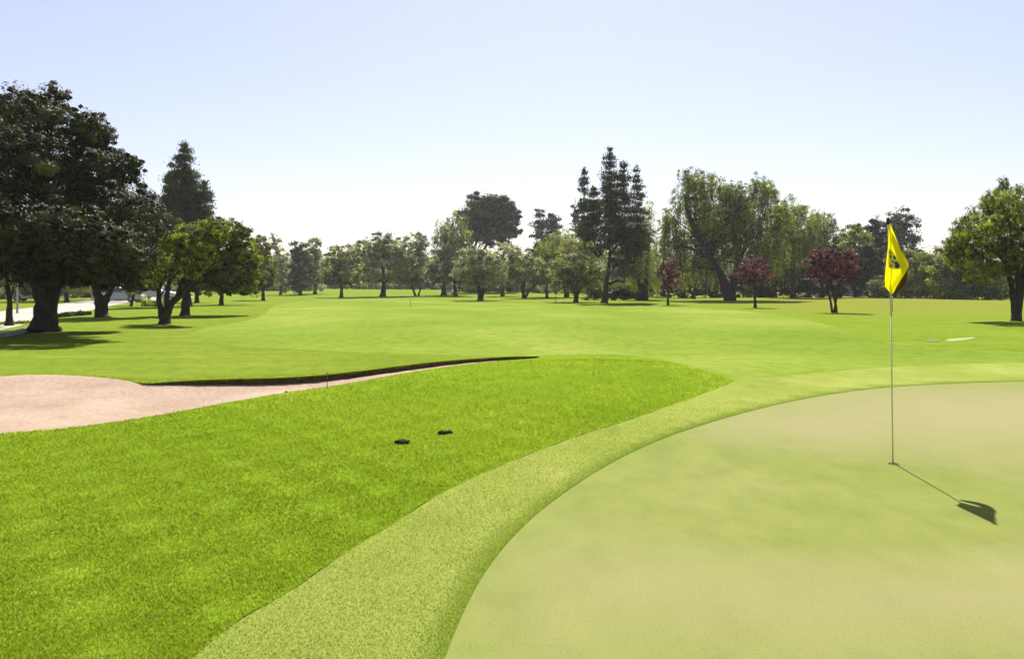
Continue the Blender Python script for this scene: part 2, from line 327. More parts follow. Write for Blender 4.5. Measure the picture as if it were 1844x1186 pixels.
def region_mesh(k, name, mat, kind='structure', label=None):
    f = FA[reg == k]; used, inv = np.unique(f, return_inverse=True); f2 = inv.reshape(f.shape)
    z = zs[used] if k == 3 else hz[used] + OFF[k]
    if k == 0:
        z = z + .006 * np.sin(x[used] * 9 + 1) * np.sin(y[used] * 7) * (1 - sst(12, 18, y[used])) 
    V = np.column_stack([x[used], y[used], z])
    mi = np.zeros(len(f2), int)
    # skirts down the cut edges
    ed = {}
    for tri_i, tr in enumerate(f2):
        for a, b in ((tr[0], tr[1]), (tr[1], tr[2]), (tr[2], tr[0])):
            ed[(a, b)] = tri_i
    bd = [(a, b) for (a, b) in ed if (b, a) not in ed]
    allE = set()
    if k != 3:
        bset = set(used[i] for e in bd for i in e)
        bunkv = set(np.unique(FA[reg == 3]).tolist())
        extraV = []; extraF = []; emi = []
        base = len(V); idx = {}
        rr = random.Random(5)
        for a, b in bd:
            if V[a][1] > 60 or V[b][1] > 60 or min(V[a][1], V[b][1]) < -5: continue
            sand = used[a] in bunkv and used[b] in bunkv
            for q in (a, b):
                if (q, sand) not in idx:
                    idx[(q, sand)] = base + len(extraV)
                    dep = .42 if sand else .012
                    extraV += [(V[q][0], V[q][1], V[q][2] - dep), (V[q][0], V[q][1], V[q][2])]
            extraF.append((idx[(a, sand)] + 1, idx[(a, sand)], idx[(b, sand)])); extraF.append((idx[(a, sand)] + 1, idx[(b, sand)], idx[(b, sand)] + 1)); emi += [1 if sand else 0] * 2
        if extraV:
            V = np.vstack([V, extraV]); f2 = np.vstack([f2, extraF]); mi = np.concatenate([mi, emi])
    me = npmesh(name, V, f2, True, mi)
    if k == 0:
        X_, Y_ = V[:, 0], V[:, 1]
        e = (1 - sst(.0, 2.6, dist_poly(fairway, X_, Y_))) * sst(14, 17, Y_) * (1 - sst(1.5, 4, X_)) * (1 - sst(-3, -1, X_ + 1.2 * (Y_ < 17)))
        e = np.maximum(e, sst(33, 60, Y_ + 3 * np.sin(X_ * .2)) * .9)
        e = np.maximum(e, (1 - sst(1, 8, dist_poly(fairway, X_, Y_))) * .9 * sst(17, 22, Y_) * (X_ < 3))
        e = np.maximum(e, .85 * beyond(X_, Y_ + .3)); e = np.maximum(e, .6 * (X_ > 4.5))
        at = me.attributes.new('edge', 'FLOAT', 'POINT'); at.data.foreach_set('value', e.astype(np.float32))
        dr = sst(30, 48, Y_) * sst(9, 16, X_ - .1 * Y_) * (.75 + .25 * np.sin(Y_ * .5 + X_ * .2)); at = me.attributes.new('dry', 'FLOAT', 'POINT'); at.data.foreach_set('value', dr.astype(np.float32))
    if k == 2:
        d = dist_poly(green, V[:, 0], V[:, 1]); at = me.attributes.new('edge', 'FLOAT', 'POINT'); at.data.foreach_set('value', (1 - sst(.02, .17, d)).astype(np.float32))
    if k == 1:
        d = dist_poly(green, V[:, 0], V[:, 1])
        at = me.attributes.new('edge', 'FLOAT', 'POINT'); 
        X_, Y_ = V[:, 0], V[:, 1]; bl = lambda a, b, p, q: np.exp(-((X_ - a) / p) ** 2 - ((Y_ - b) / q) ** 2)
        wr = .75 * bl(6.2, 9.6, 3.2, 2.6) + .35 * bl(3.2, 8.8, 1.0, 1.0) + .30 * bl(.9, 4.2, .8, .6) + .25 * bl(2.6, 4.1, .8, .5) - 1.1 * bl(2.3, 6.0, 1.1, .9) + .3 * bl(2.2, 3.9, 1.6, .5) - .35 * bl(1.4, 7.0, .7, 1.5)
        a3 = me.attributes.new('dry', 'FLOAT', 'POINT'); a3.data.foreach_set('value', np.clip(.18 + wr + .06 * np.sin(X_ * 5 + Y_ * 2) * np.sin(Y_ * 4), 0, .9).astype(np.float32))
        at.data.foreach_set('value', ((1 - sst(.16, .42, d + .04 * np.sin(V[:, 1] * 3))) * .5).astype(np.float32))
    o = link(name, me, [mat, M['soil']]); tag(o, label, kind=kind); return o
region_mesh(0, 'ground', M['rough'])
region_mesh(1, 'putting_green', M['green'])
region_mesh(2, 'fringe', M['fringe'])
region_mesh(3, 'bunker', M['sand'])
region_mesh(4, 'fairway', M['fairway'])
region_mesh(5, 'road', M['road'])

# ------------------------------------------------------------------ grass blades close to the camera
def blades(name, n, rmin, rmax, test, hgt, wid, z0, mat, seed, label):
    r = np.random.default_rng(seed)
    D = np.exp(r.uniform(math.log(rmin), math.log(rmax), n)); a = r.uniform(-.80, .80, n)
    X = a * D + 0; Y = D * 1.0
    k = test(X, Y) & (r.random(n) > sst(8, rmax, D)); X, Y, D = X[k], Y[k], D[k]; n = len(X)
    h = hgt * r.uniform(.45, 1.2, n); wd = wid * (D / 3.2) ** .8 * r.uniform(.7, 1.3, n)
    th = r.uniform(0, PI, n); lean = r.uniform(0, 2 * PI, n); ll = h * r.uniform(.2, 1.3, n)
    z = H(X, Y) + z0
    A = np.column_stack([X - np.cos(th) * wd / 2, Y - np.sin(th) * wd / 2, z])
    B = np.column_stack([X + np.cos(th) * wd / 2, Y + np.sin(th) * wd / 2, z])
    C = np.column_stack([X + np.cos(lean) * ll, Y + np.sin(lean) * ll, z + h])
    V = np.stack([A, B, C], 1).reshape(-1, 3); Fc = np.arange(3 * n).reshape(-1, 3)
    me = npmesh(name, V, Fc)
    at = me.attributes.new('tint', 'FLOAT', 'FACE')
    tn = r.normal(.42, .2 if name == 'rough_grass' else .13, n) + .20 * np.sin(X * 1.3) * np.sin(Y * 1.1 + 1) + .1 * np.sin(X * 4.1 + Y) * np.sin(Y * 3.7)
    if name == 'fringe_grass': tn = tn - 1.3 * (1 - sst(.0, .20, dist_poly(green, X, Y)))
    at.data.foreach_set('value', np.clip(tn, 0, 1).astype(np.float32))
    return tag(link(name, me, mat), label, 'grass', kind='stuff')
def t_rough(X, Y):
    # the turf behind the bunker is mown shorter and carries no long blades
    return ~(inside(fringe, X, Y) | inside(green, X, Y) | inside(bunker, X, Y) | inside(fairway, X, Y)) & (X < 4) & ~beyond(X, Y)
def t_fringe(X, Y): return inside(fringe, X, Y) & ~inside(green, X, Y)
blades('rough_grass', 900000, 2.4, 20, t_rough, .022, .0043, .004, M['blade'], 11, 'bright green longer grass between the bunker and the mown fringe')
blades('fringe_grass', 620000, 2.4, 13, t_fringe, .010, .0030, .002, M['blade2'], 12, 'pale short grass of the mown fringe around the putting green')

def lip_blades():
    r = np.random.default_rng(21); P = np.array(bk_far); seg = np.linalg.norm(np.diff(P, axis=0), axis=1); cum = np.concatenate([[0], np.cumsum(seg)])
    n = 26000; q = r.uniform(0, cum[-1], n); i = np.clip(np.searchsorted(cum, q) - 1, 0, len(seg) - 1); f = (q - cum[i]) / seg[i]
    B0 = P[i] + (P[i + 1] - P[i]) * f[:, None]; X = B0[:, 0]; Y = B0[:, 1] + r.uniform(-.01, .05, n)
    tuft = (.5 + .5 * np.sin(X * 6.3 + 1.7 * np.sin(X * 2.1))) * (.6 + .4 * np.sin(X * 17.0))
    L_ = r.uniform(.02, .055, n) * (.45 + .9 * tuft); z = H(X, Y) + .004; wd = .009
    A = np.column_stack([X - wd / 2, Y, z]); B = np.column_stack([X + wd / 2, Y, z]); C = np.column_stack([X + r.normal(0, .015, n), Y - L_ * r.uniform(.2, 1.0, n), z + L_ * r.uniform(-1.0, .45, n)])
    me = npmesh('lip_grass', np.stack([A, B, C], 1).reshape(-1, 3), np.arange(3 * n).reshape(-1, 3))
    at = me.attributes.new('tint', 'FLOAT', 'FACE'); at.data.foreach_set('value', np.clip(r.normal(.5, .3, n), 0, 1).astype(np.float32))
    tag(link('lip_grass', me, M['blade']), 'ragged grass hanging over the far lip of the bunker', 'grass', kind='stuff')
lip_blades()

# ------------------------------------------------------------------ trees
def leaves_mesh(C, S, rng, up=.3, tint=None, aspect=.55, droop=None, bias=None):
    n = len(C)
    nrm = rng.normal(size=(n, 3)); nrm[:, 2] = nrm[:, 2] * .8 + up
    if bias is not None: nrm = nrm * .42 + bias
    nrm = nrm + 1e-6; nrm /= np.linalg.norm(nrm, axis=1)[:, None]
    if droop is not None:
        a = np.tile(np.array([0, 0, -1.]), (n, 1)) + rng.normal(0, droop, (n, 3))
    else: a = rng.normal(size=(n, 3))
    a -= (a * nrm).sum(1)[:, None] * nrm; a /= np.linalg.norm(a, axis=1)[:, None] + 1e-9
    b = np.cross(nrm, a); S = S[:, None] if np.ndim(S) else S
    V = np.stack([C - a * S, C - b * S * aspect, C + a * S, C + b * S * aspect], 1).reshape(-1, 3)
    me = npmesh('crown', V, np.arange(4 * n).reshape(-1, 4))
    at = me.attributes.new('tint', 'FLOAT', 'FACE'); at.data.foreach_set('value', np.clip(tint, 0, 1).astype(np.float32))
    return me
def blob_leaves(lobes, D, rng, dens=1.0, weep=0, clump=.20, s_mul=1.0, fill=.55):
    """leaf positions clustered in clumps through the volume of ellipsoid lobes"""
    s = max(.045, D * .0015) * s_mul
    Cs, Ts, Bs = [], [], []
    for (X, Y, Z, rx, ry, rz) in lobes:
        A = PI * rx * rz; n = int(dens * 5.5 * A / (s * s * 1.1)) + 20
        cr = clump * (rx * ry * rz) ** (1 / 3); cr = max(cr, s * 2.5)
        nc = max(6, int(1.9 * rx * rz / (cr * cr)) )
        d = rng.normal(size=(nc, 3)); d /= np.linalg.norm(d, axis=1)[:, None]
        rad = 1 - fill * rng.random(nc) ** 1.6
        c = d * rad[:, None] * np.array([rx, ry, rz]) * (1 + .10 * rng.normal(size=nc))[:, None] + np.array([X, Y, Z])
        ci = rng.integers(0, nc, n); cs = cr * (.55 + .8 * rng.random(nc))
        q = rng.normal(size=(n, 3)); q /= np.linalg.norm(q, axis=1)[:, None]
        p = c[ci] + q * (cs[ci] * rng.random(n) ** .5)[:, None] * np.array([1.1, 1.1, .75])
        bias = q * .55 + d[ci] * .65
        m_ = int(n * .16); qd = rng.normal(size=(m_, 3)); qd /= np.linalg.norm(qd, axis=1)[:, None]
        p[:m_] = qd * (rng.random(m_) ** .42 * (1 + .07 * np.sin(qd[:, 0] * 9 + X) * np.sin(qd[:, 2] * 8)))[:, None] * np.array([rx, ry, rz]) + np.array([X, Y, Z])
        bias[:m_] = qd
        if weep:
            ns = max(10, n // 14); k = rng.integers(0, n, ns); st = p[k]
            Ls = weep * (.4 + .8 * rng.random(ns)); j = rng.integers(0, ns, n // 2); tt = rng.random(n // 2)
            pd = st[j] + np.column_stack([rng.normal(0, s * .5, n // 2), rng.normal(0, s * .5, n // 2), -tt * Ls[j]])
            p = np.vstack([p[: n - n // 2], pd]); ci = np.concatenate([ci[: n - n // 2], ci[k][j]]); bias = np.concatenate([bias[: n - n // 2], bias[k][j]])
        tc = .02 + .95 * rng.random(nc) ** 1.8
        Bs.append(bias); Cs.append(p); Ts.append(tc[ci] + rng.normal(0, .16, len(p)))
    C = np.vstack(Cs); T = np.concatenate(Ts)
    return C, T, s, np.vstack(Bs)
TREES = []
def tree(name, label, group, base, lobes, leaf, D=None, trunk=(.2, None), stems=None, seed=1, dens=1.0, weep=0, clump=.20, s_mul=1.0, fill=.55, bark='bark', cat='tree', depth=1.0, zmin=.25, limbs=True):
    """base: pixel of the foot; lobes: (u, v, ru, rv[, dy]) in pixels at the tree's own distance, turned into metres here"""
    rng = np.random.default_rng(seed); rr = random.Random(seed)
    if D is None:
        g = gp(*base); D = g[1]
    else: g = np.array([(base[0] - CX) / F * D, D])
    z0 = float(H(g[0], g[1])); g0 = np.array([g[0], g[1], z0])
    root = empty(name, g0, label, cat, group)
    CW = (max(l[0] + l[2] for l in lobes) - min(l[0] - l[2] for l in lobes)) / F * D; Lb = []
    for l in lobes:
        dy = (l[4] if len(l) > 4 else rng.uniform(-.24, .24) * CW); gr = 1.0 if D < 60 else 1.13
        p = px(l[0], l[1], D + dy) - g0; rx, rz = l[2] / F * (D + dy) * gr * (1.06 if gr > 1 else 1), l[3] / F * (D + dy) * gr
        ry = (rx + rz) / 2 * depth
        Lb.append((p[0], dy, p[2], rx, ry, rz))
    C, T, s, Bi = blob_leaves(Lb, D, rng, dens, weep, clump, s_mul, fill)
    k = C[:, 2] > zmin; C, T, Bi = C[k], T[k], Bi[k]
    cr = link('crown', leaves_mesh(C, s * rng.uniform(.7, 1.25, len(C)), rng, .3, T, droop=.35 if weep else None, aspect=.32 if weep else .55, bias=Bi), M[leaf], root)
    # trunk and limbs
    tw = trunk[0]; zc = min(l[2] for l in Lb)
    if trunk is not None and tw > 0:
        mb = MB()
        if stems is None: stems = [[(base[0], base[1]), (base[0] + rr.uniform(-3, 3), (base[1] + lobes[0][1]) / 2), (lobes[0][0], lobes[0][1])]]
        tops = []
        for si, st in enumerate(stems):
            P = []
            for u, v in st:
                q = px(u, v, D) - g0; P.append(Vector((q[0], (.25 * tw * si), max(q[2], 0))))
            P[0].z = -.08
            PP = [Vector(v) for v in spline([tuple(p) for p in P], 5)]
            m = len(PP); R = [tw * (1 - .62 * i / (m - 1)) * (1 + .55 * math.exp(-i * .9)) * (1 if si == 0 else .7) for i in range(m)]
            PP = [p + Vector((rr.uniform(-.1, .1), rr.uniform(-.1, .1), 0)) * tw if 0 < i < m - 1 else p for i, p in enumerate(PP)]
            mb.tube(PP, R, 9, True, .22, rr); tops.append((PP, R))
        if limbs:
            for l in Lb:
                for q in range(2):
                    PP, R = tops[rr.randrange(len(tops))]; i = rr.randint(int(len(PP) * .45), len(PP) - 1)
                    a = PP[i]; e = Vector((l[0] + rr.uniform(-.4, .4) * l[3], l[1] + rr.uniform(-.4, .4) * l[4], l[2] + rr.uniform(-.3, .35) * l[5]))
                    if e.z < a.z + .1:
                        low_ = [h_ for h_ in range(len(PP)) if .25 * e.z < PP[h_].z < e.z - .15]
                        if not low_: continue
                        i = low_[-1]; a = PP[i]
                    mid_ = a.lerp(e, .5) + Vector((rr.uniform(-.15, .15), rr.uniform(-.15, .15), rr.uniform(0, .2))) * (e - a).length
                    P5 = [Vector(v) for v in spline([tuple(a), tuple(mid_), tuple(e)], 4)]
                    r0 = R[i] * .38; mb.tube(P5, [max(.012, r0 * (1 - .85 * t / (len(P5) - 1))) for t in range(len(P5))], 6, True, .2, rr)
        mb.build('trunk', M[bark], root, True)
    return root
def conifer(name, label, group, base, spires, leaf='pine', D=None, bottom=470, seed=1, tw=.22, dens=1.0, slump=.18, gapf=.25):
    """spires: (u, v_top, v_bottom, half width at the bottom px, number of whorls)"""
    rng = np.random.default_rng(seed); rr = random.Random(seed)
    if D is None: g = gp(*base); D = g[1]
    else: g = np.array([(base[0] - CX) / F * D, D])
    g0 = np.array([g[0], g[1], float(H(g[0], g[1]))]); root = empty(name, g0, label, 'tree', group)
    s = max(.05, D * .0015); C = []; T = []; tb = MB(); bb = tb
    for si, (u, vt, vb, hw, nw) in enumerate(spires):
        top = Vector(px(u, vt, D) - g0); bot = Vector(px(u, vb, D) - g0); W = hw / F * D
        dy = 0 if si == 0 else rng.uniform(-.4, .4) * W
        top.y += dy; bot.y += dy
        foot = Vector((0, 0, -.08)) if si == 0 else Vector(((bot.x) * .25, dy * .2, bot.z * .75))
        PP = [Vector(v) for v in spline([tuple(foot), tuple(foot.lerp(bot, .6) + (Vector((0, 0, 0)))), tuple(bot), tuple(top)], 5)]
        m = len(PP); t0 = tw if si == 0 else tw * .5
        tb.tube(PP, [t0 * (1 - .93 * i / (m - 1)) * (1 + .4 * math.exp(-i)) for i in range(m)], 8, True, .15, rr)
        for wi in range(nw):
            f = (wi + rr.random() * .6) / nw                     # 0 top .. 1 bottom
            z = top.lerp(bot, min(1, max(.01, f + rr.uniform(-.35, .35) / nw))); R = W * (f ** (.8 if si == 0 else .6) * .92 + .07)
            nb = rr.randint(5, 8); a0 = rr.random() * 6.28
            for b in range(nb):
                if rr.random() < gapf: continue
                a = a0 + b * 2 * PI / nb + rr.uniform(-.3, .3); Lr = R * rr.choice((.6, .75, .9, 1.0, 1.15, 1.3)) * rr.uniform(.85, 1.1)
                e = z + Vector((math.cos(a) * Lr, math.sin(a) * Lr, -slump * Lr + rr.uniform(-.1, .22) * Lr + .04 * R))
                bb.tube([z, z.lerp(e, .5) + Vector((0, 0, .05 * Lr)), e], [max(.012, t0 * .22), .018, .01], 5)
                n = int(dens * 3.4 * (Lr + s) * (.30 * Lr + .20 + s) / (s * s)); tt = rng.random(n) ** .75
                p = np.outer(1 - tt, np.array(z)) + np.outer(tt, np.array(e))
                wd = (.16 + .19 * Lr) * (1.15 - .7 * tt)
                kn = np.sin(tt * rr.uniform(9, 16) + a) * .3 + .8
                p = p + rng.normal(size=(n, 3)) * (wd * kn)[:, None] * np.array([1, 1, .8]) + np.array([0, 0, -.02])
                C.append(p); T.append(rng.normal(.4, .18, n) + rr.uniform(-.15, .15))
        n = int(90 * dens); p = np.outer(rng.random(n) ** 2 * .25, np.array(bot - top)) + np.array(top); C.append(p + rng.normal(0, .06 * W + .03, (n, 3))); T.append(rng.normal(.4, .2, n))
    C = np.vstack(C); T = np.concatenate(T)
    link('crown', leaves_mesh(C, s * rng.uniform(.6, 1.2, len(C)), rng, .2, T, aspect=.42), M[leaf], root)
    tb.build('trunk', M['bark'], root, True)
    return root
G_L = 'trees along the road on the left'; G_O = 'low olive trees across the fairway'; G_B = 'background trees'; G_P = 'young plum trees'
# left side
tree('oak_tree', 'huge dark evergreen oak with the thickest trunk at the left edge', G_L, (80, 597),
     [(70, 225, 72, 56, -1.5), (22, 205, 56, 60, 0), (92, 182, 34, 34, .5), (150, 236, 48, 44, -1), (183, 244, 24, 26, 0), (40, 300, 105, 92, -2.4), (150, 310, 78, 78, -.5), (214, 312, 46, 40, .5), (236, 300, 22, 22, .5), (70, 400, 118, 88, 1), (190, 400, 82, 75, -1), (50, 468, 95, 46, -3), (150, 478, 66, 40, -3), (190, 462, 78, 52, 1), (212, 452, 52, 50, -2.5), (234, 474, 42, 38, -3.4), (130, 425, 80, 58, -4.4), (15, 410, 90, 62, -4.6), (190, 448, 50, 44, -4.6), (-70, 300, 100, 120, -1.5), (-80, 430, 100, 75, 0), (120, 482, 70, 38, -1.2), (225, 440, 50, 60, 1.5)],
     'oak', trunk=(.42,), stems=[[(80, 597), (80, 560), (84, 520), (86, 400)], [(82, 590), (92, 530), (120, 470), (150, 380)], [(78, 590), (68, 530), (40, 460), (20, 360)]], seed=2, dens=1.7, clump=.15, fill=.75)
tree('oak_tree', 'dark oak with forked trunk just right of the huge oak', G_L, (183, 571),
     [(250, 390, 46, 60), (215, 430, 60, 70), (272, 430, 32, 66), (195, 478, 60, 44), (262, 478, 38, 44), (240, 500, 46, 24)], 'oak', trunk=(.30,), stems=[[(183, 571), (180, 545), (172, 520), (165, 480)], [(184, 568), (188, 545), (200, 515), (225, 470)]], seed=3, dens=1.6, clump=.2)
tree('live_oak_tree', 'leaning multi stemmed tree with mottled olive foliage beside the fairway', G_L, (297, 583),
     [(340, 428, 44, 30, 0), (312, 448, 26, 34, .2), (362, 455, 34, 26, -.3), (303, 488, 26, 26, .3), (276, 505, 20, 18, 0), (342, 480, 30, 24, -.2), (385, 418, 32, 22, .4)], 'mid', trunk=(.22,), stems=[[(297, 583), (302, 555), (325, 530), (350, 500)], [(295, 578), (288, 555), (284, 535), (290, 505)], [(298, 575), (300, 550), (300, 520), (310, 480)]], seed=4, dens=.95, clump=.22)
tree('live_oak_tree', 'broad dense dark crowned tree with straight trunk in the left row', G_L, (333, 568),
     [(360, 422, 42, 26, 0), (412, 424, 46, 30, -.5), (438, 455, 28, 44, 0), (400, 462, 60, 50, .5), (420, 500, 48, 30, 0), (366, 500, 46, 30, .4), (335, 440, 38, 40, .6), (446, 486, 22, 40, 0), (395, 408, 40, 16, -.6), (410, 513, 46, 18, .3), (440, 508, 26, 22, 0)], 'mid', trunk=(.24,), stems=[[(333, 568), (334, 540), (338, 510), (370, 470)]], seed=5, dens=1.5, clump=.16, fill=.8)
tree('small_tree', 'small dark tree on thin trunk under the broad left crown', G_L, (398, 549), [(400, 498, 44, 26), (370, 505, 30, 20), (430, 500, 34, 26)], 'oak', trunk=(.18,), seed=6, dens=1.1)
tree('small_tree', 'distant thin trunked tree left of the small dark tree', G_L, (355, 545), [(350, 495, 36, 32)], 'oak', trunk=(.2,), seed=7, dens=1.1)
tree('poplar_tree', 'slim yellowish green tree at the end of the left row', G_L, (474, 541), [(470, 445, 15, 24), (474, 480, 20, 34), (462, 505, 22, 28)], 'yellow', trunk=(.16,), seed=8, dens=1.2, clump=.24)
conifer('conifer_tree', 'pointed dark conifer rising behind the left row of trees', G_L, (338, 551), [(332, 256, 450, 52, 25), (368, 328, 450, 26, 15), (306, 310, 440, 19, 14), (352, 350, 450, 28, 12)], seed=9, D=62, tw=.32, dens=1.15, gapf=.25, slump=.1)
tree('small_tree', 'small grey leaved tree with bent thin trunk near the road', G_L, (236, 551), [(244, 505, 20, 20), (240, 522, 14, 12)], 'grey', trunk=(.12,), stems=[[(236, 551), (238, 540), (242, 530), (246, 515)]], seed=10, dens=.9)
tree('small_tree', 'thin dark trunked tree between road and left picture edge', G_L, (17, 585), [(10, 490, 50, 30), (30, 470, 40, 30)], 'oak', trunk=(.13,), seed=12, dens=.8)
tree('small_tree', 'dark tree farther off behind the forked oak', G_L, (215, 540), [(210, 480, 60, 34), (150, 490, 50, 28)], 'hedge', trunk=(.2,), seed=13, dens=1.0)
tree('small_tree', 'rounded dark tree across the road behind the huge oak', G_L, (120, 545), [(110, 495, 60, 38), (60, 495, 50, 34)], 'olive', D=75, trunk=(.2,), seed=14, dens=1.0)
# centre, far
tree('eucalyptus_tree', 'wispy pale tree right behind the slim yellowish tree', G_B, (505, 530), [(497, 437, 10, 15), (508, 462, 14, 12), (502, 485, 13, 22), (514, 505, 18, 18)], 'grey', D=135, trunk=(.2,), seed=20, dens=.7)
tree('evergreen_tree', 'narrow dark evergreen in the gap on the far side', G_B, (541, 530), [(538, 450, 14, 18), (542, 478, 18, 26), (536, 505, 22, 18)], 'pine', D=130, trunk=(.25,), seed=21, dens=1.1)
tree('evergreen_tree', 'taller grey evergreen beside the narrow dark one', G_B, (567, 531), [(565, 448, 14, 20), (560, 478, 22, 26), (578, 480, 16, 24), (565, 506, 26, 16)], 'grey', D=140, trunk=(.25,), seed=22, dens=1.05)
tree('evergreen_tree', 'olive grey spreading tree left of the broad pale tree', G_B, (614, 536), [(614, 462, 22, 22), (600, 486, 24, 20), (632, 484, 22, 22), (612, 502, 34, 14)], 'olive', trunk=(.22,), seed=23, dens=.95)
tree('evergreen_tree', 'broad pale grey green tree over a dark straight trunk', G_B, (689, 534), [(672, 446, 30, 22), (704, 444, 30, 22), (650, 462, 24, 24), (720, 468, 26, 26), (688, 476, 44, 28), (665, 498, 26, 12), (708, 500, 22, 10)], 'grey', trunk=(.34,), seed=24, dens=.95)
tree('olive_tree', 'olive tree with two splayed trunks at the left of the row', G_O, (750, 533), [(750, 440, 20, 18), (738, 462, 28, 24), (758, 478, 34, 24), (770, 500, 38, 16), (742, 500, 22, 14)], 'grey', trunk=(.2,), stems=[[(748, 533), (744, 520), (742, 508), (745, 480)], [(753, 533), (757, 520), (760, 508), (768, 485)]], seed=25, dens=.95)
tree('pine_tree', 'shaggy upright pine left of the umbrella pine', G_B, (799, 532), [(800, 420, 18, 24), (822, 412, 18, 28), (806, 448, 28, 26), (832, 442, 22, 30), (800, 480, 34, 26)], 'olive', D=125, trunk=(.35,), seed=26, dens=1.05, weep=1.0)
tree('pine_tree', 'tall umbrella pine with broad dark rounded crown', G_B, (858, 528), [(870, 372, 32, 24), (900, 372, 24, 20), (846, 392, 24, 22), (885, 392, 42, 28), (922, 388, 15, 17), (900, 418, 30, 22), (922, 418, 14, 10), (868, 416, 24, 18), (848, 410, 22, 22), (882, 424, 34, 18)], 'pine', D=150, trunk=(.55,), stems=[[(858, 528), (856, 490), (852, 460), (862, 420)], [(857, 500), (868, 460), (885, 425), (895, 400)], [(856, 480), (846, 450), (842, 425), (846, 400)]], seed=127, dens=1.8, clump=.24, fill=.7)
tree('olive_tree', 'olive tree with leaning trunk behind the round centre olive', G_O, (821, 534), [(822, 485, 26, 22), (800, 492, 20, 18), (838, 500, 24, 14)], 'olive', trunk=(.3,), seed=28, dens=1.1)
tree('olive_tree', 'round silvery olive tree with stout trunk below the umbrella pine', G_O, (865, 541), [(860, 470, 34, 24), (842, 490, 26, 24), (880, 490, 30, 24), (866, 502, 34, 16)], 'grey', trunk=(.32,), stems=[[(865, 541), (864, 525), (860, 510), (862, 490)], [(866, 530), (872, 516), (880, 500), (884, 488)]], seed=29, dens=1.05)
tree('olive_tree', 'silver olive crown between the two forked olives', G_O, (905, 532), [(905, 462, 30, 24), (915, 485, 28, 26), (895, 500, 22, 14)], 'grey', D=120, trunk=(.25,), seed=30, dens=.95)
tree('olive_tree', 'olive tree with forked trunk, one limb reaching right', G_O, (944, 537), [(940, 470, 28, 24), (958, 488, 30, 24), (930, 494, 22, 18), (970, 500, 18, 12)], 'olive', trunk=(.26,), stems=[[(944, 537), (942, 520), (944, 505), (940, 480)], [(945, 530), (954, 522), (966, 510), (972, 495)]], seed=31, dens=1.05)
tree('evergreen_tree', 'dark twin topped tree on the skyline right of the umbrella pine', G_B, (985, 526), [(973, 398, 13, 18), (996, 400, 12, 16), (985, 420, 24, 22), (985, 445, 24, 22)], 'pine', D=170, trunk=(.3,), seed=32, dens=1.1)
tree('pepper_tree', 'low wide pale green weeping tree behind the dark olive', G_B, (1020, 530), [(1030, 436, 38, 20), (1000, 446, 34, 22), (1058, 446, 30, 24), (1020, 466, 52, 26), (975, 472, 26, 24)], 'light', D=112, trunk=(.3,), seed=33, dens=1.4, weep=1.6)
tree('olive_tree', 'dark compact olive tree left of the tall conifer trunk', G_O, (1037, 544), [(1036, 478, 34, 22), (1024, 495, 34, 22), (1054, 496, 32, 22), (1040, 510, 36, 12)], 'olive', trunk=(.24,), stems=[[(1037, 544), (1036, 530), (1030, 518), (1030, 500)], [(1037, 534), (1042, 522), (1052, 512), (1056, 498)]], seed=34, dens=1.3)
tree('olive_tree', 'small pale silver olive crown left of the dark compact olive', G_O, (985, 528), [(1000, 490, 18, 20), (988, 502, 22, 13)], 'grey', D=105, trunk=(.18,), seed=35, dens=1.0)
conifer('conifer_tree', 'tall dark conifer with several spires, highest in the centre', G_B, (1088, 546), [(1098, 266, 455, 42, 24), (1122, 292, 430, 28, 17), (1145, 300, 460, 24, 20), (1070, 335, 430, 24, 12), (1052, 303, 435, 20, 18), (1125, 400, 500, 36, 10)], D=74, seed=36, tw=.28, dens=.75, gapf=.34)
tree('cypress_tree', 'thin pointed sapling top between skyline tree and tall conifer', G_B, (1036, 527), [(1036, 382, 5, 20), (1037, 410, 8, 20)], 'pine', D=140, trunk=(.12,), seed=37, dens=.9)
tree('pepper_tree', 'feathery weeping tree with stout dark trunk right of the tall conifer', G_B, (1160, 540), [(1166, 385, 11, 24), (1160, 430, 24, 34), (1178, 470, 26, 40), (1140, 480, 24, 32), (1160, 505, 30, 16)], 'light', trunk=(.42,), stems=[[(1160, 540), (1161, 520), (1164, 500), (1166, 440)], [(1160, 525), (1150, 505), (1142, 490), (1140, 470)]], seed=38, dens=.75, weep=1.8)
tree('pepper_tree', 'largest weeping pepper tree with massive leaning trunk', G_B, (1316, 541),
     [(1248, 322, 24, 20, .5), (1278, 336, 28, 24, 0), (1308, 348, 18, 18, 0), (1366, 334, 20, 17, 0), (1386, 346, 14, 20, .5), (1348, 362, 28, 28, 0), (1238, 362, 30, 30, 1.5), (1205, 396, 16, 22, 2), (1290, 388, 38, 32, .5), (1352, 402, 40, 38, -1), (1208, 432, 22, 34, 2.5), (1248, 436, 32, 32, 2.5), (1306, 440, 38, 34, 1.5), (1380, 436, 30, 36, 0), (1232, 474, 24, 20, 2.5), (1402, 392, 20, 28, 1), (1352, 466, 34, 24, 1), (1274, 478, 28, 22, 2.5), (1322, 392, 34, 36, 3), (1270, 402, 30, 34, 3.5), (1325, 345, 18, 18, 2)], 'mid', trunk=(.44,),
     stems=[[(1316, 541), (1305, 505), (1275, 455), (1240, 385), (1235, 350)], [(1318, 530), (1325, 490), (1338, 455), (1345, 430)], [(1312, 525), (1290, 480), (1262, 455), (1225, 440)]], seed=39, dens=1.25, weep=2.0, clump=.16)
tree('pepper_tree', 'bright green weeping tree touching the big pepper on its right', G_B, (1428, 534), [(1415, 385, 30, 30), (1440, 405, 34, 34), (1420, 440, 40, 34), (1450, 445, 28, 26), (1400, 470, 34, 24)], 'light', D=98, trunk=(.3,), seed=40, dens=1.3, weep=1.8)
